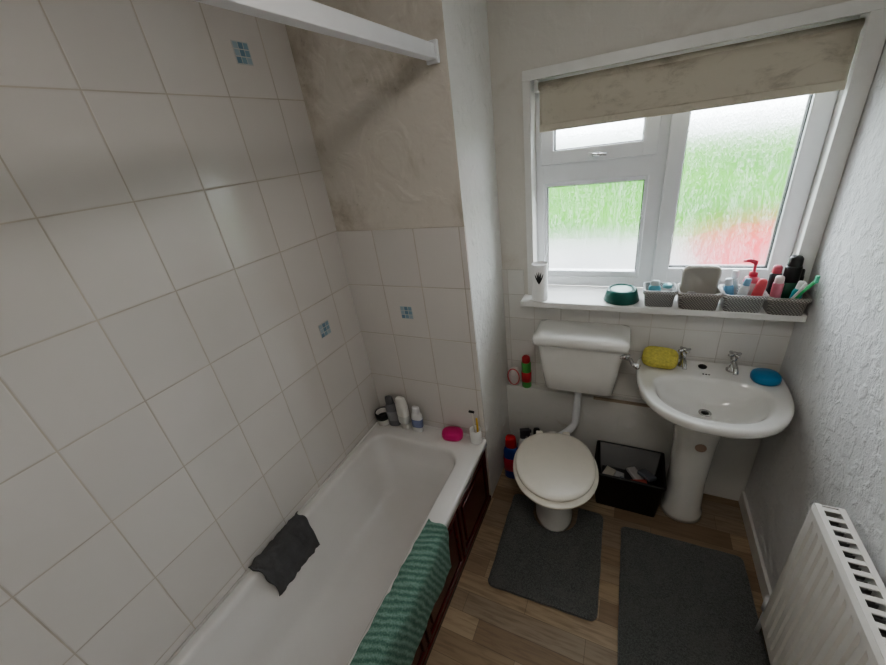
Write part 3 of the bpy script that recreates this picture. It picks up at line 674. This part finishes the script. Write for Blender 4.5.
tube('green_toothbrush', [(0.0, -0.05, 0.03), (0.03, -0.06, 0.10), (0.058, -0.085, 0.165)], [0.006, 0.007, 0.006], P((0.10, 0.55, 0.22)), b4)
boxes('brush_head', [((0.050, -0.094, 0.155), (0.062, -0.080, 0.185))], P((0.15, 0.60, 0.40)), b4, 0.003)
tube('white_toothbrush', [(-0.01, -0.05, 0.03), (0.02, -0.07, 0.11), (0.03, -0.085, 0.15)], [0.005, 0.005, 0.006], P((0.72, 0.72, 0.70)), b4)

# ------------------------------------------------------------------ towel and cloth
def drape(name, path, y0, y1, mat, ny=90, nsub=8, amp=0.012, th=0.008, yskew=None, seed=0, edge=0.02, off=1, taper=0.0):
    pts = []
    for i in range(len(path)-1):
        p0 = Vector(path[max(i-1, 0)]); p1 = Vector(path[i]); p2 = Vector(path[i+1]); p3 = Vector(path[min(i+2, len(path)-1)])
        for k in range(nsub):
            t = k/nsub
            pts.append(0.5*((2*p1)+(-p0+p2)*t+(2*p0-5*p1+4*p2-p3)*t*t+(-p0+3*p1-3*p2+p3)*t**3))
    pts.append(Vector(path[-1])); M = len(pts)
    v = []; f = []
    for i in range(ny+1):
        s = i/ny
        for j, p in enumerate(pts):
            u = j/(M-1)
            ss = 0.5+(s-0.5)*(1-taper*u)
            y = y0+(y1-y0)*ss+edge*noise.noise(Vector((u*3, seed, s*2)))
            if yskew: y += yskew*(u-0.5)
            d = (pts[min(j+1, M-1)]-pts[max(j-1, 0)]).normalized(); nrm = Vector((-d.y, d.x))
            w = amp*(noise.noise(Vector((s*9, u*2.5, seed)))+0.5*noise.noise(Vector((s*22, u*6, seed+3))))+amp*1.15
            q = p+nrm*w
            v.append((q.x, y, q.y))
    for i in range(ny):
        for j in range(M-1):
            a = i*M+j; f.append((a, a+1, a+1+M, a+M))
    o = mk(name, v, f, mat)
    md = o.modifiers.new('s', 'SOLIDIFY'); md.thickness = th; md.offset = off
    return o
bxo = XN+0.012
drape('hand_towel', [(-0.716, 0.502), (-0.702, 0.504), (-0.680, 0.507), (bxo-0.010, 0.507), (bxo+0.006, 0.490), (bxo+0.008, 0.43), (bxo+0.009, 0.35), (bxo+0.010, 0.28)], 0.12, 0.91, M_towel, 120, 7, 0.009, 0.006, -0.04, 5, 0.03)
drape('grey_cloth', [(XL+0.014, 0.507), (XL+0.040, 0.508), (XL+0.058, 0.498), (XL+0.069, 0.46), (XL+0.080, 0.40), (XL+0.092, 0.34)], 0.455, 0.745, M_cloth, 50, 7, 0.009, 0.005, 0.0, 9, 0.03, 1, 0.12)

# ------------------------------------------------------------------ lamp (ceiling)
lp = empty('ceiling_lamp', (0.0, 0.25, ZC))
m, nt, b = new_mat('lamp_glass'); b.inputs['Base Color'].default_value = (0.9, 0.88, 0.84, 1)
b.inputs['Emission Color'].default_value = (1, 0.95, 0.88, 1); b.inputs['Emission Strength'].default_value = 14.5
lathe('shade', [(0, -0.075), (0.09, -0.07), (0.15, -0.045), (0.18, -0.012), (0.18, -0.002), (0, -0.002)], (0, 0, 0), m, lp)

# world
w = bpy.data.worlds.new('sky'); S.world = w; w.use_nodes = True
bg = w.node_tree.nodes['Background']; bg.inputs[0].default_value = (0.88, 0.94, 1.0, 1); bg.inputs[1].default_value = 9.0

# camera
cam = bpy.data.cameras.new('camera'); co = bpy.data.objects.new('camera', cam); S.collection.objects.link(co)
r = Vector((.8990, .4191, -.1270)); u = -Vector((.0857, -.4529, -.8874)); bk = -Vector((-.4294, .7870, -.4430))
r.normalize(); bk.normalize(); u = bk.cross(r).normalized()
Mx = Matrix((r, u, bk)).transposed().to_4x4(); Mx.translation = (0, 0, 2.008)
co.matrix_world = Mx
cam.sensor_width = 36; cam.lens = 375.26*36/886; cam.clip_start = 0.02
S.camera = co
S.view_settings.view_transform = 'AgX'
try: S.view_settings.look = 'AgX - Medium High Contrast'
except Exception: pass
S.view_settings.exposure = 0.2
